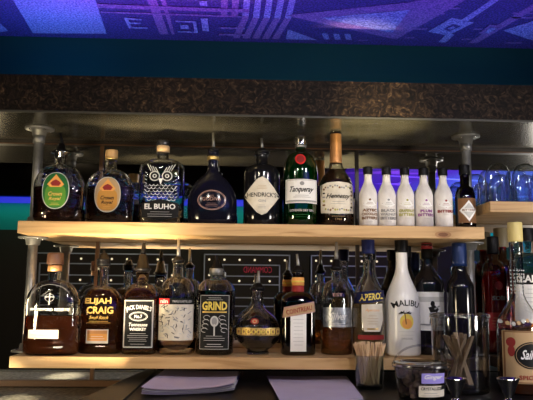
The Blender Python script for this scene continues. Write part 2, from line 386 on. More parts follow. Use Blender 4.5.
ZU, ZL, ZC = .1732, -.1688, -.235     # upper shelf top, lower shelf top, counter top
def bottle(name, label, x, y, z, rz=0, group=None, cat='bottle'):
    return tag(empty(name, (x, y, z), rz), label, cat, group)

# ------------------------------------------------------------------ structure
CE = .79; SB = .4506; ST = .5486; SY = -.342; XW = 3.0; YB = -3.6
struct('floor', MB().box(-XW, XW, YB, .1, -1.5, -1.45, MT['dark']))
struct('wall_left', MB().box(-XW - .06, -XW, YB, .1, -1.45, CE, MT['dark']))
struct('wall_right', MB().box(XW, XW + .06, YB, .1, -1.45, CE, MT['dark']))
struct('wall_back', MB().box(-XW, XW, .012, .1, -1.45, CE, MT['navy']))
mb = MB(); mb.box(-XW, XW, YB - .06, YB, -1.45, .49, MT['black']); mb.box(-XW, XW, YB - .06, YB, .49, CE, MT['teal'])
struct('wall_front', mb)
# ceiling mural
mb = MB(); mb.box(-XW, XW, YB, .1, CE, CE + .05, MT['mural_dark'])
mb2 = mb
_lv = [0]
def shape(pts, mat, dz=.0008):
    global mb2
    _lv[0] += 1; z = CE - dz - .00006 * (_lv[0] % 9)
    mb2.add([(p[0], p[1], z) for p in pts], [tuple(range(len(pts)))], MT[mat])
shape([(-.70, -.45), (-.455, -.45), (-.443, -.275), (-.461, -.03), (-.691, -.019), (-.672, -.261)], 'mural_light')
shape([(.086, -.202), (.42, -.31), (.60, -.41), (.446, -.042)], 'mural_mid', .0016)
shape([(.187, -.194), (.433, -.264), (.421, -.097)], 'mural_light', .0026)
shape([(.528, -.111), (.568, -.217), (.643, -.186), (.598, -.084)], 'mural_light', .0016)
shape([(.567, -.135), (.584, -.175), (.612, -.160), (.592, -.12)], 'mural_dark', .0026)
shape([(.578, -.143), (.587, -.162), (.60, -.152), (.59, -.135)], 'mural_light', .0036)
shape([(.585, -.026), (.61, -.027), (.616, -.09), (.59, -.105)], 'mural_light')
shape([(.60, -.2), (.622, -.19), (.70, -.5), (.68, -.5)], 'mural_light')
shape([(.685, -.106), (.695, -.175), (.738, -.17), (.72, -.09)], 'mural_mid', .0022)
shape([(.70, -.118), (.705, -.155), (.723, -.15), (.715, -.11)], 'mural_light', .0032)
shape([(.68, -.025), (.71, -.027), (.84, -.5), (.81, -.5)], 'mural_mid')
shape([(.751, -.133), (.85, -.26), (1.0, -.2), (.876, -.061)], 'mural_light', .0016)
shape([(-.306, -.5), (-.28, -.5), (-.268, -.037), (-.295, -.036)], 'mural_mid')
shape([(-.268, -.5), (-.252, -.5), (-.248, -.039), (-.258, -.038)], 'mural_mid')
shape([(-.443, -.249), (-.02, -.238), (-.02, -.216), (-.446, -.223)], 'mural_mid', .0022)
shape([(-.445, -.20), (-.02, -.192), (-.02, -.182), (-.446, -.19)], 'mural_mid', .0022)
for a in ([(-.385, -.16), (-.335, -.157), (-.335, -.147), (-.384, -.15)], [(-.385, -.16), (-.375, -.16), (-.372, -.085), (-.383, -.084)],
          [(-.383, -.094), (-.325, -.094), (-.325, -.082), (-.383, -.082)], [(-.375, -.128), (-.34, -.127), (-.34, -.117), (-.375, -.118)],
          [(-.236, -.15), (-.175, -.147), (-.175, -.138), (-.236, -.14)], [(-.236, -.07), (-.175, -.07), (-.175, -.06), (-.236, -.06)],
          [(-.185, -.148), (-.175, -.148), (-.175, -.06), (-.185, -.06)], [(-.225, -.12), (-.20, -.12), (-.20, -.09), (-.225, -.09)],
          [(-.789, -.029), (-.76, -.04), (-.765, -.114), (-.789, -.10)], [(-.86, -.03), (-.80, -.03), (-.80, -.05), (-.86, -.2)],
          [(-.158, -.285), (-.136, -.287), (-.136, -.255), (-.156, -.255)], [(-.16, -.17), (-.14, -.17), (-.14, -.075), (-.16, -.075)]):
    shape(a, 'mural_light', .003)
for i in range(7):      # bent stripes
    x = -.125 + i * .031
    shape([(x + .034, -.45), (x + .05, -.45), (x + .043, -.18), (x + .024, -.18)], 'mural_mid' if i in (0, 1) else 'mural_light')
    if i > 1: shape([(x + .024, -.18), (x + .043, -.18), (x + .016, -.02), (x - .006, -.02)], 'mural_mid')
shape([(-.11, -.11), (-.03, -.11), (-.03, -.098), (-.11, -.098)], 'mural_mid', .003)
shape([(-.11, -.06), (-.03, -.06), (-.03, -.045), (-.11, -.045)], 'mural_mid', .003)
for i in range(3): shape([(.22 + i * .035, -.028), (.238 + i * .035, -.028), (.225 + i * .035, -.075), (.207 + i * .035, -.075)], 'mural_light')
shape([(.10, -.02), (.20, -.02), (.10, -.10)], 'mural_light')
for x, y, l in ((.47, -.06, .03), (.475, -.13, .045), (.65, -.06, .03), (.66, -.14, .025), (.80, -.04, .05), (.33, -.03, .03), (.50, -.28, .07), (.48, -.24, .06), (.73, -.26, .08), (.74, -.23, .06), (.45, -.20, .03)):
    shape([(x, y), (x + l, y - .004), (x + l, y + .006), (x, y + .01)], 'mural_mid')
R = random.Random(3)     # the pattern goes on over the room
for i in range(70):
    x = R.uniform(-2.6, 2.8); y = R.uniform(-3.5, -.6); l = R.uniform(.15, .5); k = R.choice(('diamond', 'band', 'band', 'tri')); m_ = R.choice(('mural_light', 'mural_mid'))
    if k == 'diamond': shape([(x - l * .4, y), (x, y - l * .3), (x + l * .4, y), (x, y + l * .3)], m_, .0016); shape([(x - l * .2, y), (x, y - l * .15), (x + l * .2, y), (x, y + l * .15)], 'mural_dark', .0026)
    elif k == 'tri': shape([(x, y), (x + l, y - l * .3), (x + l, y + l * .3)], m_, .002)
    else: a = R.uniform(-.35, .35); shape([(x, y), (x + 1.6 * l, y + a * l), (x + 1.6 * l, y + a * l + .05), (x, y + .05)], m_)
struct('ceiling', mb)
# black slab standing in for the unlit ceiling at left, and the blue LED cove on the far wall
struct('trim_1', MB().box(-XW, .62, YB + .14, -1.96, CE - .03, CE, MT['black']))
led = MB(); led.box(-2.6, 1.25, -3.58, -3.55, .715, .765, MT['ledblue'])
lo = led.build('led_strip'); tag(lo, 'long glowing blue light strip under the ceiling of the far wall, seen in the mirror', 'light strip')

# soffit over the shelves
mb = MB()
mb.box(-XW, XW, SY, SY + .012, SB, ST, MT['fascia']); mb.box(-XW, XW, SY + .012, 0, ST - .012, ST, MT['black'])
mb.box(-XW, XW, SY, 0, SB - .002, SB + .004, MT['soffit'])
struct('trim_2', mb)
struct('trim_3', MB().box(-XW, XW, SY - .003, SY, SB - .003, SB + .002, MT['rail']))
struct('trim_4', MB().box(-XW, XW, -.012, 0, SB - .013, SB - .002, MT['seam']).box(-XW, XW, -.0135, -.012, SB - .013, SB - .010, MT['trimwood']))
# back mirror in framed panels
mir = MB(); mir.box(-1.5, 1.5, .001, .01, -.283, SB - .002, MT['mirror'])
tag(mir.build('bar_mirror'), 'wide mirror behind the bottle shelves, framed by thin brown strips', 'mirror')
for n_, (x, m_) in enumerate(((-.4647, 'trimwood'), (.325, 'seam'))):
    struct('trim_%d' % (5 + n_), MB().box(x - .0055, x + .0055, -.006, .001, -.27, SB - .012, MT[m_]))
struct('trim_7', MB().box(-XW, XW, -.010, .001, -.283, -.265, MT['trimwood']))
struct('trim_8', MB().box(-XW, XW, 0, .012, -1.45, -.283, MT['dark']))

# ------------------------------------------------------------------ shelves and their pipe posts
def shelf(x0, x1, y0, y1, z0, z1, label, mat='pine', knots=()):
    t = MB().box(x0, x1, y0, y1, z0, z1, MT[mat])
    o = t.build('wooden_shelf', bevel=.0015); tag(o, label, 'shelf')
    k = MB()
    for kx, kz, a, b in knots:
        for s_, mt, yy in ((1, 'pine_ring', .0006), (.6, 'pine_knot', .0012)):
            q = [(kx + a * s_ * math.cos(2 * PI * i / 20), y0 - yy, kz + b * s_ * math.sin(2 * PI * i / 20)) for i in range(20)]
            k.add(q, [tuple(range(20))], MT[mt])
    if knots: kk = k.build('knot', o, (0, 0, 0))
    return o
shelf(-.6085, .6115, -.295, -.016, .1411, .1732, 'long pine shelf on steel pipes, the upper one, holding spirits and small bitters bottles', knots=((.50, .1515, .022, .009),))
shelf(-.6085, .6115, -.295, -.016, -.1977, -.1688, 'long pine shelf on steel pipes, the lower one, just above the black counter')
shelf(.627, 1.5, -.30, -.014, .213, .242, 'short pine shelf at the right edge holding upturned glasses')
shelf(.655, 1.5, -.27, -.014, -.1977, -.1688, 'dark shelf at lower right behind the patterned bottle', 'dark_shelf')  # darker wood than the other shelves
def flange(parent, z, up, name='flange'):
    s_ = -1 if up else 1
    pr = [(0, .040), (s_ * .004, .040), (s_ * .006, .034), (s_ * .007, .021), (s_ * .022, .018), (s_ * .023, .0135)]
    if s_ < 0: pr = pr[::-1]
    f_ = MB().lathe([(z + a, b) for a, b in pr], MT['steel'], 30).build(name, parent, (0, 0, 0))
    for i in range(4):
        a = PI / 4 + i * PI / 2; MB().lathe([(z + s_ * .0055, .0045), (z + s_ * .008, .004)][::s_], MT['chrome'], 10, (.028 * math.cos(a), .028 * math.sin(a), 0)).build('screw', f_, (0, 0, 0))
    return f_
for x, lab in ((-.605, 'left'), (.612, 'right')):
    r_ = tag(empty('pipe_post', (x, -.172, 0)), 'galvanised steel pipe with round flanges hanging the shelves at their %s end' % lab, 'pipe')
    MB().lathe([(.1732, .0132), (.448, .0132)], MT['steel'], 24).build('upper_pipe', r_, (0, 0, 0))
    MB().lathe([(-.1688, .0132), (.1411, .0132)], MT['steel'], 24).build('lower_pipe', r_, (0, 0, 0))
    flange(r_, .4485, True); flange(r_, .1411, True); flange(r_, .1732, False); flange(r_, -.1688, False)
    MB().lathe([(.405, .0165), (.43, .0165)], MT['steel'], 24).build('coupling', r_, (0, 0, 0))

# ------------------------------------------------------------------ counter and ledge
t = tag(empty('bar_counter', (0, 0, 0)), 'black bar counter under the lower shelf holding papers and containers', 'counter')
MB().add([(-.276, -.56, ZC), (-.272, -.014, ZC), (1.5, -.014, ZC), (1.5, -.76, ZC), (-.262, -.76, ZC), (-.276, -.56, ZC - .03), (-.272, -.014, ZC - .03), (1.5, -.014, ZC - .03), (1.5, -.76, ZC - .03), (-.262, -.76, ZC - .03)],
         [(0, 1, 2, 3, 4), (9, 8, 7, 6, 5), (0, 5, 6, 1), (1, 6, 7, 2), (2, 7, 8, 3), (3, 8, 9, 4), (4, 9, 5, 0)], MT['counter']).build('worktop', t, (0, 0, 0))
MB().add([(x, y, z) for z in (ZC + .004, ZC - .05) for x, y in ((-.392, -.76), (-.303, -.014), (-.2725, -.014), (-.2765, -.56), (-.2625, -.76))],
         [(0, 4, 3, 2, 1), (5, 6, 7, 8, 9), (0, 1, 6, 5), (1, 2, 7, 6), (2, 3, 8, 7), (3, 4, 9, 8), (4, 0, 5, 9)], MT['rail']).build('edge_rail', t, (0, 0, 0))
t = MB().box(-1.5, -.305, -.36, -.012, -.300, -.285, MT['hammered']).box(-1.5, -.305, -.372, -.36, -.315, -.281, MT['steel'])
tag(t.build('drainboard'), 'hammered steel drainboard at lower left below the mirror edge', 'drainboard')

# papers
def papers(label, pts, n, curl, seed):
    r_ = tag(empty('paper_stack', (0, 0, 0)), label, 'papers'); R = random.Random(seed)
    for k in range(n):
        j = [(x + R.uniform(-.004, .004), y + R.uniform(-.004, .004)) for x, y in pts]; vs = []; fs = []; Q = 14
        for a in range(Q + 1):
            for b in range(Q + 1):
                u, v = a / Q, b / Q
                x = (1 - u) * (1 - v) * j[0][0] + u * (1 - v) * j[1][0] + u * v * j[2][0] + (1 - u) * v * j[3][0]
                y = (1 - u) * (1 - v) * j[0][1] + u * (1 - v) * j[1][1] + u * v * j[2][1] + (1 - u) * v * j[3][1]
                z = ZC + .0015 + k * .0016 + curl * (abs(u - .5) * 2) ** 3 * (1 - v) * (.5 + .5 * k / n) + .0012 * math.sin(u * 5 + k) * v * (k > 0)
                vs.append((x, y, z))
        for a in range(Q):
            for b in range(Q): q = a * (Q + 1) + b; fs.append((q, q + 1, q + Q + 2, q + Q + 1))
        top = k == n - 1
        s_ = MB().add(vs, fs, MT['lavender'] if (top or k % 2) else MT['whitepaper'], True)
        s_.build('sheet', r_, (0, 0, 0))
papers('stack of pale lavender menus with curled white edges on the counter, left one', [(-.245, -.50), (-.045, -.43), (-.030, -.12), (-.243, -.11)], 8, .010, 1)
papers('flat lavender menus on the counter, right of the other stack', [(.055, -.62), (.235, -.56), (.262, -.17), (.043, -.17)], 4, .004, 2)
# ------------------------------------------------------------------ upper shelf bottles
def crown_royal(label, x, y, acc, inner, liqz, black):
    o = bottle('whisky_bottle', label, x, y, ZU)
    pr = profile(.0665, .034, .098, .157, .192, .0145, 2.5, 'round', base=.016, waist=.97)
    body(o, pr, MT['quilt']); fill(o, pr, liqz, MT['cola'])
    L = Label(pr)
    L.ell(0, .082, .0355, .049, MT['lightgrey'], e=2.2); L.ell(0, .082, .0335, .047, MT[acc], e=2.2)
    L.ell(0, .068, .027, .029, MT[inner], e=3.2)                                   # cushion
    L.poly([(-.022, .098), (0, .125), (.022, .098), (.014, .091), (-.014, .091)], MT['orangei'])
    L.poly([(-.014, .101), (-.008, .107), (0, .111), (.008, .107), (.014, .101), (.009, .094), (-.009, .094)], MT['darkred'])
    L.text('Crown', 0, .073, .036, .011, MT['blackink' if acc == 'tan' else 'gold'], .02, .3); L.text('Royal', 0, .059, .032, .011, MT['blackink' if acc == 'tan' else 'gold'], .02, .3)
    L.lines(0, .048, .026, 2, .004, MT['gold']); L.done(o)
    g = MB()
    if black:
        pourer(o, .192, .014, .022, .03, -.15, .004, MT['bplastic'])
        MB().lathe([(.176, .0175), (.186, .0175), (.188, .026), (.190, .026), (.192, .016)], MT['chrome'], 24).build('neck_ring', o, (0, 0, 0))
    else:
        cap(o, .190, .212, .017, MT['cork'], 'cork_cap'); MB().lathe([(.184, .0165), (.190, .0165)], MT['goldfoil'], 24).build('neck_ring', o, (0, 0, 0))
    return o
crown_royal('quilted round bottle of dark liquor with a green apple label, far left', -.520, -.250, 'green', 'lime', .094, True)
crown_royal('quilted round bottle of dark liquor with an orange label and cork cap', -.397, -.19, 'tan', 'amberi', .106, False)

def owl_bottle():
    o = bottle('tequila_bottle', 'clear square-shouldered bottle printed with a grey owl above a black band', -.254, -.19, ZU)
    pr = profile(.062, .033, .160, .188, .215, .0155, 3.4, 'round', base=.012)
    body(o, pr, MT['blueish'])
    L = Label(pr); g = MT['lightgrey']; k = MT['grey']
    for s_ in (-1, 1):
        for k in range(4): L.off = .0008; L.rect(s_ * (.012 + .007 * k), .153 + .002 * k, .002, .016 + .002 * k, g, -s_ * .5)
        for k in range(8): L.off = .0008; L.rect(s_ * (.043 - .0004 * k), .078 + .0095 * k, .007, .0018, g, s_ * .5)
    for s_ in (-1, 1):
        L.ell(s_ * .017, .135, .0145, .014, MT['lightgrey']); L.ell(s_ * .017, .135, .0115, .011, MT['blackink']); L.ell(s_ * .017, .135, .006, .0055, MT['lightgrey']); L.ell(s_ * .017, .135, .003, .003, MT['blackink'])
    L.poly([(-.006, .128), (.006, .128), (0, .110)], MT['white'])
    for i in range(6):
        for j in range(-3, 4):
            if abs(j) * .011 < .042: L.off = .0026; L.hoop(j * .011 + (i % 2) * .005 - .0025, .112 - i * .008, .0058, .0055, .0014, MT['white'] if (i + j) % 3 else MT['grey'], 10, a0=PI, a1=2 * PI)
    L.off = .003
    L.poly([(-.050, .022), (-.050, .060), (-.035, .063), (0, .072), (.035, .063), (.050, .060), (.050, .022), (0, .012)], MT['blackink'])
    L.text('EL BUHO', 0, .051, .084, .015, MT['white'], .03); L.lines(0, .036, .07, 3, .006, MT['lightgrey']); L.done(o)
    MB().lathe([(.208, .018), (.224, .018), (.226, .016)], MT['tan'], 24).build('cork', o, (0, 0, 0))
    cap(o, .226, .242, .0185, MT['brubber'])
owl_bottle()

def godiva():
    o = bottle('liqueur_bottle', 'dark teardrop-shaped liqueur bottle with a thin oval outline label and gold neck band', -.114, -.19, ZU)
    P = [(0, .052, .028, 2), (.003, .060, .033, 2), (.02, .067, .036, 2), (.045, .069, .037, 2), (.075, .068, .036, 2), (.095, .063, .034, 2), (.115, .053, .030, 2), (.130, .041, .025, 2), (.142, .028, .020, 2), (.152, .018, .0165, 2), (.165, .0145, .0145, 2), (.20, .0138, .0138, 2), (.205, .0155, .0155, 2), (.215, .0155, .0155, 2)]
    body(o, P, MT['navy_gloss'])
    L = Label(P); L.hoop(0, .071, .039, .028, .0016, MT['pinkb'], 36); L.hoop(0, .071, .036, .025, .0008, MT['pinkb'], 36)
    L.text('GODIVA', 0, .074, .052, .010, MT['pinkb'], .0); L.lines(0, .062, .035, 3, .004, MT['pinkb'], .0006); L.lines(0, .084, .012, 2, .003, MT['pinkb'], .0008); L.done(o)
    MB().lathe([(.188, .0165), (.198, .0165)], MT['goldfoil'], 24).build('neck_band', o, (0, 0, 0))
    pourer(o, .215, .013, .008, .045, -.05, .0035, MT['steel'])
godiva()

def hendricks():
    o = bottle('gin_bottle', 'squat black apothecary bottle with a white diamond label', .023, -.19, ZU)
    pr = profile(.050, .043, .150, .178, .212, .0165, 2, 'round', base=.006, lip=.004)
    body(o, pr, MT['black_gloss'])
    L = Label(pr); c = .084
    L.poly([(-.049, c), (-.034, c + .022), (-.014, c + .046), (0, c + .053), (.014, c + .046), (.034, c + .022), (.049, c), (.034, c - .022), (.014, c - .046), (0, c - .053), (-.014, c - .046), (-.034, c - .022)], MT['paper'])
    L.text("HENDRICK'S", 0, c + .003, .080, .0125, MT['blackink'], .015); L.text('GIN', 0, c - .014, .02, .007, MT['grey'], .01)
    L.lines(0, c + .028, .03, 3, .0045, MT['tan']); L.lines(0, c - .026, .022, 3, .004, MT['grey']); L.done(o)
    pourer(o, .212, .0175, .012, .03, -.08, .0035, MT['steel'])
hendricks()

def tanqueray():
    o = bottle('gin_bottle', 'tall green bottle with a silver cap, red seal and white label', .132, -.19, ZU)
    pr = profile(.049, .047, .160, .215, .250, .0145, 2, 'round', base=.006)
    body(o, pr, MT['greeng']); fill(o, pr, .20, MT['greenliq'])
    L = Label(pr)
    L.rect(0, .098, .086, .066, MT['white']); L.frame(0, .098, .082, .062, .0012, MT['grey']); L.rect(0, .071, .084, .004, MT['grey'])
    L.text('Tanqueray', 0, .101, .066, .020, MT['blackink'], .02, .5); L.ell(0, .119, .006, .0055, MT['grey']); L.lines(0, .086, .05, 2, .005, MT['grey'])
    L.done(o); L = Label(pr)
    L.text('LONDON DRY GIN', 0, .045, .064, .0065, MT['lightgrey'], .02); L.lines(0, .033, .06, 2, .006, MT['green']); L.done(o, 'lower_print')
    L = Label(pr); L.ell(-.004, .188, .0145, .0155, MT['red']); L.ell(-.004, .188, .010, .011, MT['darkred']); L.done(o, 'wax_seal')
    c_ = cap(o, .235, .262, .0165, MT['chrome']); MB().lathe([(.228, .0155), (.235, .0165)], MT['steel'], 24).build('cap_skirt', c_, (0, 0, 0))
tanqueray()

def hennessy():
    o = bottle('cognac_bottle', 'cognac bottle with a long gold-foiled neck and cream vine-leaf label', .232, -.19, ZU)
    P = [(0, .046, .044, 2), (.003, .050, .048, 2), (.03, .050, .048, 2), (.10, .0485, .047, 2), (.125, .047, .045, 2), (.142, .040, .038, 2), (.158, .029, .029, 2), (.172, .021, .021, 2), (.185, .0175, .0175, 2), (.20, .0155, .0155, 2), (.27, .0145, .0145, 2), (.272, .0165, .0165, 2), (.282, .0165, .0165, 2)]
    body(o, P, MT['clear']); fill(o, P, .166, MT['cola'])
    L = Label(P); L.poly([(-.045, .040), (-.046, .118), (-.030, .124), (0, .126), (.030, .124), (.046, .118), (.045, .040), (0, .036)], MT['paper'])
    R = random.Random(4)
    for i in range(34):
        if i < 12: x, z = -.034 + i * .0062, .112 + R.uniform(-.003, .003)
        elif i < 24: x, z = -.034 + (i - 12) * .0062, .049 + R.uniform(-.003, .003)
        else: x, z = (-.038 if i % 2 else .038), .056 + (i - 24) * .0055
        L.off = .0014; L.ell(x, z, R.uniform(.002, .0038), R.uniform(.002, .0035), MT[R.choice(('olive', 'brown', 'grey', 'blackink'))], 8)
    L.off = .002; L.text('Hennessy', 0, .084, .066, .018, MT['blackink'], .015, .4); L.lines(0, .070, .045, 2, .006, MT['grey'])
    L.done(o); L = Label(P); L.text('1765', 0, .022, .018, .006, MT['tan'], .0); L.lines(0, .03, .05, 1, .006, MT['tan']); L.done(o, 'lower_print')
    MB().lathe([(.185, .0178), (.188, .0172), (.268, .0160), (.269, .0150)], MT['copper'], 24).build('neck_foil', o, (0, 0, 0))
    MB().lathe([(.236, .0163), (.240, .0163)], MT['yellow'], 24, smooth=False).build('neck_band', o, (0, 0, 0))
    pourer(o, .282, .014, .01, .018, .0, .004, MT['bplastic'])
hennessy()

def bitters(x, t, ink, lab):
    o = bottle('bitters_bottle', lab, x, -.235, ZU, 0, 'small white-wrapped bitters bottles in a row')
    pr = profile(.0245, .0245, .088, .134, .156, .0105, 2, 'bell', base=.004)
    body(o, pr, MT['wrap'], 'wrapped_body')
    L = Label(pr); m_ = MT[ink]
    L.poly([(-.019, .062), (-.012, .068), (0, .080), (.012, .068), (.019, .062), (.012, .057), (0, .053), (-.012, .057)], MT['white'])
    L.hoop(0, .064, .017, .010, .001, m_, 4); L.lines(0, .066, .020, 2, .004, m_); L.ell(0, .074, .0035, .003, m_, 8)
    z = .045
    for w_ in t: L.text(w_, 0, z, min(.042, .0078 * len(w_)), .0078, m_, .035); z -= .0105
    L.lines(0, z + .001, .02, 1, .003, MT['lightgrey'])
    L.done(o)
    cap(o, .146, .168, .0128, MT['bplastic'])
bitters(.314, ['AZTEC', 'CHOCOLATE', 'BITTERS'], 'brown', 'small white-wrapped bitters bottle reading AZTEC CHOCOLATE, leftmost of its row')
bitters(.365, ['BLACK', 'WALNUT', 'BITTERS'], 'grey', 'small white-wrapped bitters bottle reading BLACK WALNUT')
bitters(.416, ['GRAPEFRUIT', 'BITTERS'], 'olive', 'small white-wrapped bitters bottle reading GRAPEFRUIT in yellow')
bitters(.468, ['PLUM', 'BITTERS'], 'purple', 'small white-wrapped bitters bottle reading PLUM in purple')
bitters(.522, ['BITTERS'], 'darkred', 'small white-wrapped bitters bottle, rightmost white one beside the brown one')
def brown_bitters():
    o = bottle('bitters_bottle', 'small brown glass bitters bottle with a white diamond label, right end of its shelf', .583, -.235, ZU)
    pr = profile(.0275, .0275, .082, .118, .160, .0125, 2, 'round', base=.004)
    body(o, pr, MT['brownglass']); fill(o, pr, .14, MT['cola'])
    L = Label(pr); L.rect(0, .048, .049, .068, MT['brown'])
    L.poly([(-.023, .048), (0, .076), (.023, .048), (0, .018)], MT['white']); L.poly([(-.017, .048), (0, .069), (.017, .048), (0, .026)], MT['lightgrey']); L.rect(0, .049, .040, .009, MT['white']); L.text('BITTERS', 0, .049, .034, .0055, MT['brown'], .02); L.done(o)
    cap(o, .150, .178, .0145, MT['bplastic'])
brown_bitters()

# ------------------------------------------------------------------ lower shelf bottles
def woodford():
    o = bottle('bourbon_bottle', 'broad round-shouldered bourbon bottle with a narrow cream label, far left of the lower shelf', -.519, -.252, ZL)
    pr = profile(.070, .036, .130, .192, .232, .0165, 2.5, 'round', base=.008)
    body(o, pr, MT['clear']); fill(o, pr, .100, MT['bourbon'])
    L = Label(pr); L.text('WOODFORD RESERVE', 0, .116, .100, .0075, MT['white'], .02)
    L.rect(0, .143, .0025, .03, MT['lightgrey']); L.rect(0, .148, .022, .0022, MT['lightgrey']); L.hoop(0, .146, .012, .010, .001, MT['lightgrey'], 16)
    L.hoop(0, .135, .055, .045, .001, MT['lightgrey'], 20, a0=.5, a1=PI - .5)
    L.done(o, 'glass_print'); L = Label(pr); L.rect(-.012, .054, .078, .022, MT['paper']); L.lines(-.012, .060, .066, 2, .008, MT['grey'], .0015); L.done(o)
    MB().lathe([(.214, .0185), (.228, .0185), (.230, .0175)], MT['copper'], 24).build('neck_wrap', o, (0, 0, 0))
    cap(o, .232, .262, .0215, MT['darkwood'], 'wooden_cap', .95)
woodford()
def elijah():
    o = bottle('bourbon_bottle', 'tall-necked bourbon bottle with gold lettering and an orange and cream patch', -.404, -.2, ZL)
    pr = profile(.060, .034, .108, .178, .235, .0145, 2.4, 'round', base=.008)
    body(o, pr, MT['clear']); fill(o, pr, .168, MT['whiskey'])
    L = Label(pr); L.text('ELIJAH', -.004, .136, .070, .019, MT['gold'], .03); L.text('CRAIG', .002, .114, .070, .019, MT['gold'], .03)
    L.text('Small Batch', 0, .095, .05, .009, MT['gold'], .0, .4); L.lines(0, .085, .066, 2, .004, MT['gold'], .0008)
    L.done(o, 'glass_print'); L = Label(pr); L.rect(-.002, .046, .058, .036, MT['paper']); L.rect(-.002, .048, .052, .027, MT['orangei']); L.rect(-.002, .057, .052, .008, MT['copper']); L.lines(-.002, .046, .042, 3, .006, MT['white']); L.done(o)
    cap(o, .233, .247, .018, MT['bplastic'], 'collar'); pourer(o, .246, .015, .018, .01, 0, .004, MT['bplastic'])
elijah()
def jack():
    o = bottle('whiskey_bottle', 'square whiskey bottle with a black label and white lettering', -.298, -.2, ZL)
    pr = profile(.0455, .0455, .148, .186, .222, .0165, 5, 'round', base=.005)
    body(o, pr, MT['clear']); fill(o, pr, .172, MT['whiskey'])
    L = Label(pr); L.rect(0, .080, .080, .126, MT['blackink']); L.frame(0, .080, .076, .122, .0014, MT['white']); L.frame(0, .080, .071, .117, .0007, MT['lightgrey'])
    L.text('JACK DANIEL\'S', 0, .122, .068, .015, MT['white'], .02, 0, 0, .09)
    L.hoop(0, .099, .024, .012, .001, MT['white'], 26); L.hoop(0, .099, .021, .0095, .0006, MT['white'], 26); L.text('No.7', 0, .099, .020, .009, MT['white'], .02)
    L.text('Tennessee', 0, .078, .048, .009, MT['white'], .01, .3); L.text('WHISKEY', 0, .066, .044, .008, MT['white'], .03)
    L.lines(0, .055, .056, 5, .0048, MT['lightgrey'], .001); L.lines(0, .028, .05, 2, .006, MT['lightgrey'], .001); L.done(o)
    MB().lathe([(.168, .0182), (.172, .0182), (.215, .0182)], MT['clear'], 24).build('neck_sleeve', o, (0, 0, 0))
    pourer(o, .222, .0185, .040, .035, .03, .006, MT['bplastic'])
jack()
def modern():
    o = bottle('vodka_bottle', 'clear bottle with a crinkled white label under a black and red band', -.202, -.2, ZL)
    pr = profile(.0515, .0515, .142, .205, .246, .0145, 2, 'round', base=.01)
    body(o, pr, MT['clear'])
    L = Label(pr); L.rect(0, .088, .092, .100, MT['paper'])
    R = random.Random(9)
    for i in range(80):
        x, z = R.uniform(-.040, .040), R.uniform(.044, .130); L.off = .0013; L.rect(x, z, R.uniform(.006, .015), .0018, MT[R.choice(('grey', 'lightgrey', 'grey', 'blackink'))], R.uniform(0, PI))
    L.off = .0018; L.rect(0, .139, .094, .016, MT['blackink']); L.rect(-.031, .139, .030, .015, MT['red'])
    L.text('nin', -.031, .139, .022, .010, MT['white'], .03); L.text('TRIPLE DISTILLED', .017, .139, .050, .0055, MT['lightgrey'], .01); L.done(o)
    pourer(o, .246, .0135, .012, .05, -.03, .0045, MT['steel'])
modern()
def grind():
    o = bottle('liqueur_bottle', 'straight-sided dark bottle with bold gold lettering and a patterned black label', -.099, -.2, ZL)
    pr = profile(.0505, .048, .165, .200, .222, .016, 3, 'round', base=.006)
    body(o, pr, MT['clear']); fill(o, pr, .168, MT['blackliq'])
    L = Label(pr); L.rect(0, .086, .078, .142, MT['blackink']); L.frame(0, .086, .076, .140, .001, MT['lightgrey'])
    L.text('GRIND', 0, .128, .066, .023, MT['yellow'], .035); L.lines(0, .149, .045, 2, .005, MT['lightgrey']); L.rect(0, .112, .064, .0035, MT['gold'])
    L.ell(0, .088, .011, .014, MT['lightgrey']); L.ell(0, .088, .007, .010, MT['grey']); L.rect(0, .066, .004, .03, MT['lightgrey'])
    for s_ in (-1, 1):
        for k in range(4): L.off = .0018; L.hoop(s_ * (.020 + .002 * k), .098 - k * .011, .009, .006, .0012, MT['lightgrey'], 14, a0=PI * .1, a1=PI * 1.6)
    L.off = .0022; L.lines(0, .050, .058, 3, .0055, MT['lightgrey']); L.lines(0, .029, .05, 2, .006, MT['lightgrey'], .0014); L.done(o)
    MB().lathe([(.210, .0185), (.226, .0185), (.228, .017)], MT['steel'], 24).build('neck_ring', o, (0, 0, 0))
    pourer(o, .226, .0125, .024, .014, 0, .0042, MT['bplastic'])
grind()
def orb():
    o = bottle('liqueur_bottle', 'round orb-shaped liqueur bottle with a gold belt and red seal', .017, -.2, ZL)
    P = [(0, .030, .030, 2), (.006, .030, .030, 2), (.012, .027, .027, 2), (.022, .042, .038, 2), (.034, .054, .046, 2), (.048, .0605, .05, 2), (.060, .0625, .052, 2), (.074, .061, .05, 2), (.088, .0545, .046, 2), (.100, .044, .038, 2), (.112, .029, .028, 2), (.122, .019, .019, 2), (.134, .0145, .0145, 2), (.165, .013, .013, 2), (.167, .0155, .0155, 2), (.174, .0155, .0155, 2)]
    body(o, P, MT['clear']); fill(o, P, .046, MT['blackliq'], z0=.016)
    L = Label(P)
    for i in range(9):
        x = -.052 + i * .013; L.off = .0016; L.rect(x, .062, .011, .015, MT['gold']); L.ell(x, .062, .003, .004, MT['brown'], 8)
    L.off = .002; L.text('CHAMBORD', 0, .062, .088, .008, MT['yellow'], .02); L.rect(0, .071, .11, .002, MT['goldfoil']); L.rect(0, .053, .11, .002, MT['goldfoil']); L.done(o, 'belt')
    L = Label(P); L.ell(-.010, .089, .011, .008, MT['darkred']); L.ell(-.010, .089, .007, .005, MT['tan']); L.ell(-.010, .089, .003, .0025, MT['red'], 8); L.done(o, 'wax_seal')
    pourer(o, .174, .014, .014, .035, .0, .004, MT['steel'])
orb()
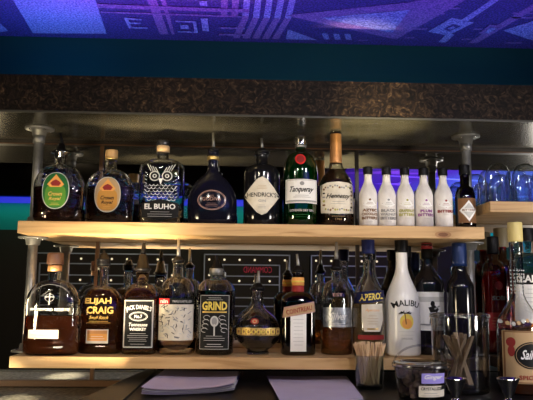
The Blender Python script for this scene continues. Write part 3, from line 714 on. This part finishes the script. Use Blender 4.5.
def cointreau():
    o = bottle('liqueur_bottle', 'square brown liqueur bottle with an orange banded neck and a slanted ribbon label', .125, -.2, ZL)
    pr = profile(.046, .040, .140, .168, .222, .0145, 4.5, 'round', base=.005)
    body(o, pr, MT['brownglass']); fill(o, pr, .13, MT['cola'])
    L = Label(pr); L.rect(-.002, .070, .042, .118, MT['white']); L.lines(-.002, .104, .030, 9, .0095, MT['lightgrey'], .0012)
    L.done(o); L = Label(pr); L.off = .0016
    L.poly([(-.044, .098), (-.040, .126), (.040, .142), (.044, .114)], MT['pinkb']); L.poly([(-.041, .101), (-.038, .122), (.038, .138), (.041, .117)], MT['tan']); L.text('COINTREAU', 0, .119, .070, .013, MT['darkred'], .02, 0, .2); L.done(o, 'ribbon')
    MB().lathe([(.150, .0175), (.168, .0165), (.205, .0158)], MT['darkred'], 24).build('neck_foil', o, (0, 0, 0))
    MB().lathe([(.184, .0172), (.205, .0168), (.206, .015)], MT['orangei'], 24).build('neck_band', o, (0, 0, 0))
    MB().lathe([(.193, .0176), (.197, .0175)], MT['yellow'], 24).build('neck_stripe', o, (0, 0, 0))
    pourer(o, .222, .0135, .014, .034, -.1, .004, MT['steel'])
cointreau()
def silver():
    o = bottle('tequila_bottle', 'clear round-shouldered bottle with a crinkled silver label and a little amber liquor', .233, -.18, ZL)
    pr = profile(.0435, .0435, .150, .200, .232, .014, 2, 'round', base=.006)
    body(o, pr, MT['clear']); fill(o, pr, .075, MT['amber'])
    L = Label(pr); L.rect(0, .100, .078, .052, MT['silverlab']); L.text('Silver', 0, .103, .05, .02, MT['white'], .02, .4); L.lines(0, .084, .05, 2, .006, MT['white'])
    L.done(o); L = Label(pr)
    L.text('EST.', 0, .160, .03, .008, MT['pinkb'], .01); L.done(o, 'shoulder_print')
    pourer(o, .232, .014, .024, .05, .02, .0045, MT['steel'])
silver()
def aperol():
    o = bottle('aperitif_bottle', 'long-necked bottle with a blue cap, slanted blue label with yellow letters and cream front label', .316, -.215, ZL)
    pr = profile(.043, .043, .150, .226, .302, .0148, 2, 'bell', base=.006)
    body(o, pr, MT['clear']); fill(o, pr, .165, MT['palegold'])
    L = Label(pr); L.poly([(-.042, .138), (-.041, .166), (0, .172), (.041, .174), (.042, .148), (0, .140)], MT['blue']); L.text('APEROL', 0, .156, .066, .018, MT['yellow'], .03, .2, .10)
    L.done(o, 'name_label'); L = Label(pr); L.off = .0012
    L.poly([(-.026, .135), (.03, .138), (.032, .095), (.022, .065), (-.02, .065), (-.026, .095)], MT['paper']); L.text('Aperitivo', .002, .12, .038, .01, MT['orangei'], .0, .3); L.lines(.002, .106, .03, 4, .007, MT['tan'])
    L.rect(.002, .072, .03, .004, MT['goldfoil']); L.done(o, 'front_label'); L = Label(pr); L.rect(0, .050, .07, .012, MT['darkred']); L.done(o, 'base_label')
    cap(o, .272, .314, .0175, MT['blue'])
aperol()
def malibu():
    o = bottle('rum_bottle', 'tall white rum bottle with black cap and palm tree on a yellow sun', .408, -.215, ZL)
    pr = profile(.047, .047, .135, .245, .288, .0155, 2, 'bell', base=.008)
    body(o, pr, MT['white_gloss'], 'opaque_body')
    L = Label(pr); L.text('MALIBU', 0, .141, .074, .016, MT['blackink'], .02, 0, 0, .085)
    L.ell(0, .092, .018, .020, MT['yellow']); L.ell(0, .087, .013, .013, MT['orangei']); L.rect(-.004, .100, .003, .030, MT['brown'], .12)
    for a in range(6):
        t = .2 + a * .55; L.off = .0022; L.poly([(-.006, .114), (-.006 + .016 * math.cos(t) + .003, .114 + .008 * math.sin(t)), (-.006 + .016 * math.cos(t), .110 + .008 * math.sin(t))], MT['blackink'])
    L.off = .0025; L.lines(0, .066, .056, 1, .006, MT['lightgrey']); L.lines(0, .057, .045, 1, .006, MT['lightgrey']); L.text('ORIGINAL', 0, .048, .03, .005, MT['grey'], 0); L.done(o)
    cap(o, .276, .312, .0178, MT['bplastic'])
malibu()
def wine():
    o = bottle('wine_bottle', 'dark wine bottle with a red foil top and a white label with a black figure', .493, -.165, ZL)
    pr = profile(.0435, .0435, .190, .248, .305, .0145, 2, 'bell', base=.006)
    body(o, pr, MT['black_gloss'])
    L = Label(pr); L.rect(0, .118, .080, .104, MT['white']); L.rect(0, .150, .080, .014, MT['lightgrey'])
    L.ell(0, .138, .006, .008, MT['blackink']); L.poly([(-.012, .128), (.006, .134), (.018, .124), (.010, .112), (.012, .085), (-.010, .085), (-.006, .112)], MT['blackink']); L.rect(.012, .128, .018, .004, MT['grey'], .5)
    L.rect(0, .082, .07, .004, MT['grey']); L.done(o)
    MB().lathe([(.262, .0162), (.290, .0160)], MT['blackink'], 24).lathe([(.290, .0161), (.304, .0160), (.306, .0155), (.3075, .012)], MT['darkred'], 24).build('foil', o, (0, 0, 0))
wine()
def bluecap():
    o = bottle('wine_bottle', 'black bottle with a blue foil neck beside the right pipe', .562, -.235, ZL)
    pr = profile(.036, .036, .180, .236, .296, .0165, 2, 'bell', base=.006); body(o, pr, MT['black_gloss'])
    MB().lathe([(.240, .0205), (.252, .0195), (.300, .0195), (.302, .019), (.3035, .015)], MT['foilblue'], 24).build('foil', o, (0, 0, 0))
bluecap()
def darkback():
    o = bottle('wine_bottle', 'plain black-glass bottle behind the white rum and wine bottles', .452, -.085, ZL)
    pr = profile(.036, .036, .18, .25, .300, .0145, 2, 'bell', base=.006); body(o, pr, MT['black_gloss'])
    cap(o, .27, .303, .0165, MT['bplastic'])
darkback()
# ------------------------------------------------------------------ bottles at the right edge
def red_bottle(x, y, t, lab):
    o = bottle('vodka_bottle', lab, x, y, ZL)
    pr = profile(.034, .034, .215, .262, .315, .0145, 2, 'round', base=.006); body(o, pr, MT['redglass']); fill(o, pr, .23, MT['redliq'])
    L = Label(pr); L.text(t, 0, .155, .036, .012, MT['grey'], .02); L.ell(0, .19, .012, .012, MT['darkred']); L.done(o, 'glass_print'); L = Label(pr); L.rect(0, .09, .06, .05, MT['darkred']); L.lines(0, .10, .045, 4, .008, MT['tan']); L.done(o)
    cap(o, .280, .330, .0165, MT['bplastic']); 
red_bottle(.692, -.14, 'SOBI', 'dark red bottle with a black cap behind the clear canister')
def campari():
    o = bottle('aperitif_bottle', 'bottle with black and white label reading CAMPARI at the right edge', .745, -.25, ZL)
    pr = profile(.052, .052, .245, .280, .335, .0155, 2, 'round', base=.006); body(o, pr, MT['clear']); fill(o, pr, .20, MT['amber'])
    L = Label(pr); L.rect(0, .150, .100, .110, MT['white']); L.rect(0, .207, .104, .030, MT['blackink']); L.text('CAMPARI', 0, .207, .092, .020, MT['white'], .035); L.lines(0, .18, .07, 6, .011, MT['lightgrey'], .0016); L.done(o)
    cap(o, .31, .345, .0175, MT['bplastic'])
campari()
def tancap():
    o = bottle('liqueur_bottle', 'bottle with a dull tan cap just behind the ivory-capped patterned bottle', .745, -.07, ZL)
    pr = profile(.030, .030, .22, .27, .335, .0145, 2, 'round', base=.006); body(o, pr, MT['redglass']); fill(o, pr, .24, MT['cola'])
    cap(o, .305, .362, .021, MT['tancap'])
tancap()
def sailor():
    o = bottle('rum_bottle', 'tall clear bottle with an ivory cap, dotted neck and cream label with a black oval', .640, -.42, ZC)
    pr = profile(.052, .052, .155, .240, .375, .0150, 2, 'bell', base=.006)
    body(o, pr, MT['clear']); fill(o, pr, .150, MT['bourbon'])
    L = Label(pr); L.rect(0, .088, .099, .120, MT['tan']); L.frame(0, .088, .097, .118, .0025, MT['brown'])
    L.ell(.004, .092, .036, .031, MT['blackink']); L.hoop(.004, .092, .033, .028, .001, MT['tan']); L.text('Sailor', .004, .094, .048, .022, MT['white'], .02, .5)
    L.ell(-.037, .122, .008, .011, MT['darkred']); L.ell(-.037, .102, .006, .013, MT['darkred']); L.text('SPICED', 0, .042, .05, .010, MT['darkred'], .02); L.done(o)
    L = Label(pr)
    for i in range(7):
        for j in range(-3, 4): L.off = .0015; L.ell(j * .0055, .29 - i * .009, .0016, .0016, MT['lightgrey'], 6)
    for j in range(-5, 6): L.off = .0015; L.ell(j * .010, .168 + .004 * math.cos(j), .004, .005, MT['lightgrey' if j % 2 else 'tan'], 8)
    L.done(o, 'neck_print')
    cap(o, .360, .408, .0175, MT['yellowcap'])
sailor()

# ------------------------------------------------------------------ counter clutter
# glass full of wooden picks
gx, gy = .290, -.35
o = tag(empty('shot_glass', (gx, gy, ZC)), 'small round glass on the counter, full of wooden picks', 'glass')
MB().lathe([(0, .030), (.002, .032), (.008, .033), (.078, .037), (.080, .0375), (.080, .0355), (.078, .035), (.012, .031), (.008, .0)], MT['tumbler'], 32, cap1=False).build('bowl', o, (0, 0, 0))
pk = None; R = random.Random(5)
for k in range(80):
    a, q = R.uniform(0, 2 * PI), math.sqrt(R.random()) * .022; b, q2 = a + R.uniform(-.7, .7), .010 + math.sqrt(R.random()) * .0225
    p0 = Vector((gx + q * math.cos(a), gy + q * math.sin(a), ZC + .0095)); p1 = Vector((gx + q2 * 1.05 * math.cos(b), gy + q2 * 1.05 * math.sin(b), ZC + .085)); d = (p1 - p0).normalized()
    if pk is None:
        pk = MB().tube([(0, 0, 0), (0, 0, .004), (0, 0, .098), (0, 0, .103)], [.0005, .0014, .0014, .0008], MT['stick'], 6).build('wooden_pick', None, (0, 0, 0)); c = pk
    else:
        c = pk.copy(); C.objects.link(c)
    c.location = (p0.x, p0.y, p0.z + E); c.rotation_euler = d.to_track_quat('Z', 'Y').to_euler()
    tag(c, 'thin wooden pick standing in the small glass on the counter', 'pick', 'wooden picks in the small glass')
# round deli tub with bail handle
o = tag(empty('plastic_tub', (.378, -.50, ZC)), 'clear round plastic tub with a bail handle and two paper labels', 'tub')
TB = [(0, .048), (.002, .051), (.068, .060), (.070, .060)]
MB().lathe(TB + [(.070, .058), (.004, .048)], MT['plastic'], 40, cap1=False).build('tub_body', o, (0, 0, 0))
ld = MB().lathe([(.068, .0635), (.070, .0645), (.076, .0645), (.078, .062), (.080, .054), (.076, .050)], MT['plastic'], 40).build('lid', o, (0, 0, 0))
MB().lathe([(.072, .0652), (.0755, .0652)], MT['chrome'], 40, cap0=False, cap1=False).build('rim', ld, (0, 0, 0))
MB().tube([(.060 * math.cos(PI * i / 16), .012 - .02 * math.sin(PI * i / 16), 0.074 + .043 * math.sin(PI * i / 16)) for i in range(17)], .0022, MT['plastic'], 8).build('handle', o, (0, 0, 0))
ct = MB(); R = random.Random(2)
for i in range(70):
    a, q = R.uniform(0, 2 * PI), math.sqrt(R.random()) * .044; s_ = R.uniform(.006, .010); z = R.uniform(.010, .058)
    ct.lathe([(-s_, s_ * .3), (-s_ * .5, s_ * .9), (s_ * .4, s_ * .8), (s_, s_ * .3)], MT['ginger'], 7, (q * math.cos(a), q * math.sin(a), z), smooth=False)
gi = ct.build('candied_pieces', o, (0, 0, 0)); gi['kind'] = 'stuff'
tp = [(z, r, r, 2) for z, r in TB]
L = Label(tp); L.rect(.012, .050, .054, .022, MT['violet']); L.text('Ginger', .012, .052, .042, .012, MT['white'], .02, .3); L.done(o, 'name_label'); L = Label(tp); L.rect(.010, .022, .060, .024, MT['paper']); L.text('CRYSTALLIZED', .010, .028, .052, .0065, MT['blackink'], .03); L.lines(.006, .018, .04, 2, .005, MT['grey']); L.rect(.036, .030, .010, .008, MT['blackink']); L.done(o, 'contents_label')
# tall clear canister of wooden sticks
kx, ky = .502, -.40
o = tag(empty('clear_canister', (kx, ky, ZC)), 'tall clear cylindrical canister with wooden sticks inside', 'canister')
MB().lathe([(0, .058), (.002, .064), (.008, .066), (.176, .068), (.178, .068), (.178, .0655), (.012, .0635), (.009, .0)], MT['plastic'], 40, cap1=False).build('canister_body', o, (0, 0, 0))
MB().lathe([(.174, .0690), (.176, .0715), (.184, .0715), (.186, .069), (.183, .064), (.176, .0655)], MT['plastic'], 40, cap1=False, cap0=False).build('rim', o, (0, 0, 0))
R = random.Random(8); sk = None
for k in range(14):
    a, q = R.uniform(0, 2 * PI), R.uniform(.01, .038); b = a + PI + R.uniform(-.8, .8); q2 = R.uniform(.02, .046)
    p0 = Vector((kx + q * math.cos(a), ky + q * math.sin(a), ZC + .018)); p1 = Vector((kx + q2 * math.cos(b), ky + q2 * math.sin(b), ZC + .14)); d = (p1 - p0).normalized()
    if sk is None:
        sk = MB().box(-.0045, .0045, -.0022, .0022, 0, .128, MT['stickd']).build('wooden_stick', None, (0, 0, 0), .001); c = sk
    else: c = sk.copy(); C.objects.link(c)
    c.location = (p0.x, p0.y, p0.z + E); c.rotation_euler = d.to_track_quat('Z', 'Y').to_euler()
    tag(c, 'flat tan wooden stick leaning inside the tall clear canister', 'stick', 'wooden sticks in the canister')
# jiggers
for x, lab in ((.384, 'shiny steel double jigger in front of the clear canister, left of two'), (.487, 'shiny steel double jigger right of the clear canister, by the cream-labelled bottle')):
    o = tag(empty('jigger', (x, -.72, ZC)), lab, 'jigger')
    MB().lathe([(0, .0165), (.001, .0175), (.030, .006), (.032, .005)], MT['chrome'], 32).build('small_cup', o, (0, 0, 0))
    MB().lathe([(.031, .005), (.033, .006), (.070, .0205), (.072, .0215), (.073, .0215), (.072, .0195), (.036, .004)], MT['chrome'], 32).build('large_cup', o, (0, 0, 0))
    MB().lathe([(.029, .0075), (.0315, .0085), (.034, .0075)], MT['chrome'], 24).build('waist_ring', o, (0, 0, 0))
# upturned glasses on the right shelf
g0 = None
for r_ in range(3):
    for i in range(3):
        if g0 is None:
            g0 = empty('drinking_glass', (0, 0, 0))
            MB().lathe([(0, .034), (.001, .0355), (.004, .035), (.05, .036), (.085, .033), (.105, .024), (.112, .014), (.1125, .0)][:-1], MT['tumbler'], 28, cap0=False).build('bowl', g0, (0, 0, 0)); g = g0
            kid = g0.children[0]
        else:
            g = g0.copy(); C.objects.link(g); k2 = kid.copy(); C.objects.link(k2); k2.parent = g
        g.location = (.672 + i * .077 + (r_ % 2) * .012, -.245 + r_ * .086, .242 + E)
        row = ('front row', 'middle row', 'back row')[r_]
        tag(g, 'clear glass upside down on the short right shelf, %s, %s' % (row, ('leftmost', 'second from the left', 'at the picture edge')[i]), 'glass', 'upturned glasses on the right shelf')

# ------------------------------------------------------------------ marquee bulb signs on the far wall (seen in the mirror)
def sign(x0, x1, z0, z1, label, word=None, wx=0):
    y = YB + .001
    o = tag(empty('marquee_sign', ((x0 + x1) / 2, YB, (z0 + z1) / 2)), label, 'sign'); hx, hz = (x1 - x0) / 2, (z1 - z0) / 2
    MB().box(-hx, hx, 0, .03, -hz, hz, MT['black']).build('board', o, (0, 0, 0))
    f_ = MB()
    for k, (a, b) in enumerate(((hx, hz), (hx - .085, hz - .085))):
        for q in ((-a, a, b - .010, b), (-a, a, -b, -b + .010), (-a, -a + .010, -b, b), (a - .010, a, -b, b)): f_.box(q[0], q[1], .03, .042, q[2], q[3], MT['signframe'])
    zz = hz - .085
    while zz > -hz + .25:
        f_.box(-hx + .085, hx - .085, .03, .04, zz - .105, zz - .095, MT['signframe']); zz -= .18
        f_.box(-hx + .085, hx - .085, .03, .04, zz + .005, zz + .015, MT['signframe'])
    f_.build('frame', o, (0, 0, 0))
    pts = []
    n = int(hx * 2 / .13)
    for i in range(n + 1):
        x = -hx + .045 + (2 * hx - .09) * i / n; pts.append((x, hz - .048)); pts.append((x, hz - .085 - .14))
    m_ = int(hz * 2 / .13)
    for i in range(1, m_): 
        for s_ in (-1, 1): pts.append((s_ * (hx - .048), hz - .048 - i * .13))
    b0 = None
    for x, z in pts[:95]:
        if b0 is None:
            b0 = MB().lathe([(0, .009), (.006, .0095), (.012, .007), (.016, .003)], MT['bulb'], 10).build('bulb', o, (x, .03, z)); b0.rotation_euler = (-PI / 2, 0, 0)
        else:
            c = b0.copy(); C.objects.link(c); c.parent = o; c.location = (x, .03, z)
    if word:
        vs, fs, asp = text2d(word, .0)
        wd = MB().add([(-x * .24 + wx, .043, y_ * .052 + hz - .13) for x, y_ in vs], fs, MT['signred']); wd.build('lettering', o, (0, 0, 0))
sign(-1.80, -.56, -.30, .30, 'wide black sign board edged with small bulbs, reflected behind the left bottles')
sign(-.345, .385, -.30, .305, 'black bulb-edged sign reading COMMAND, reflected above the orb bottle', 'COMMAND', .09)
sign(.56, 1.30, -.30, .305, 'black sign board edged with bulbs, reflected behind the silver-labelled bottle')
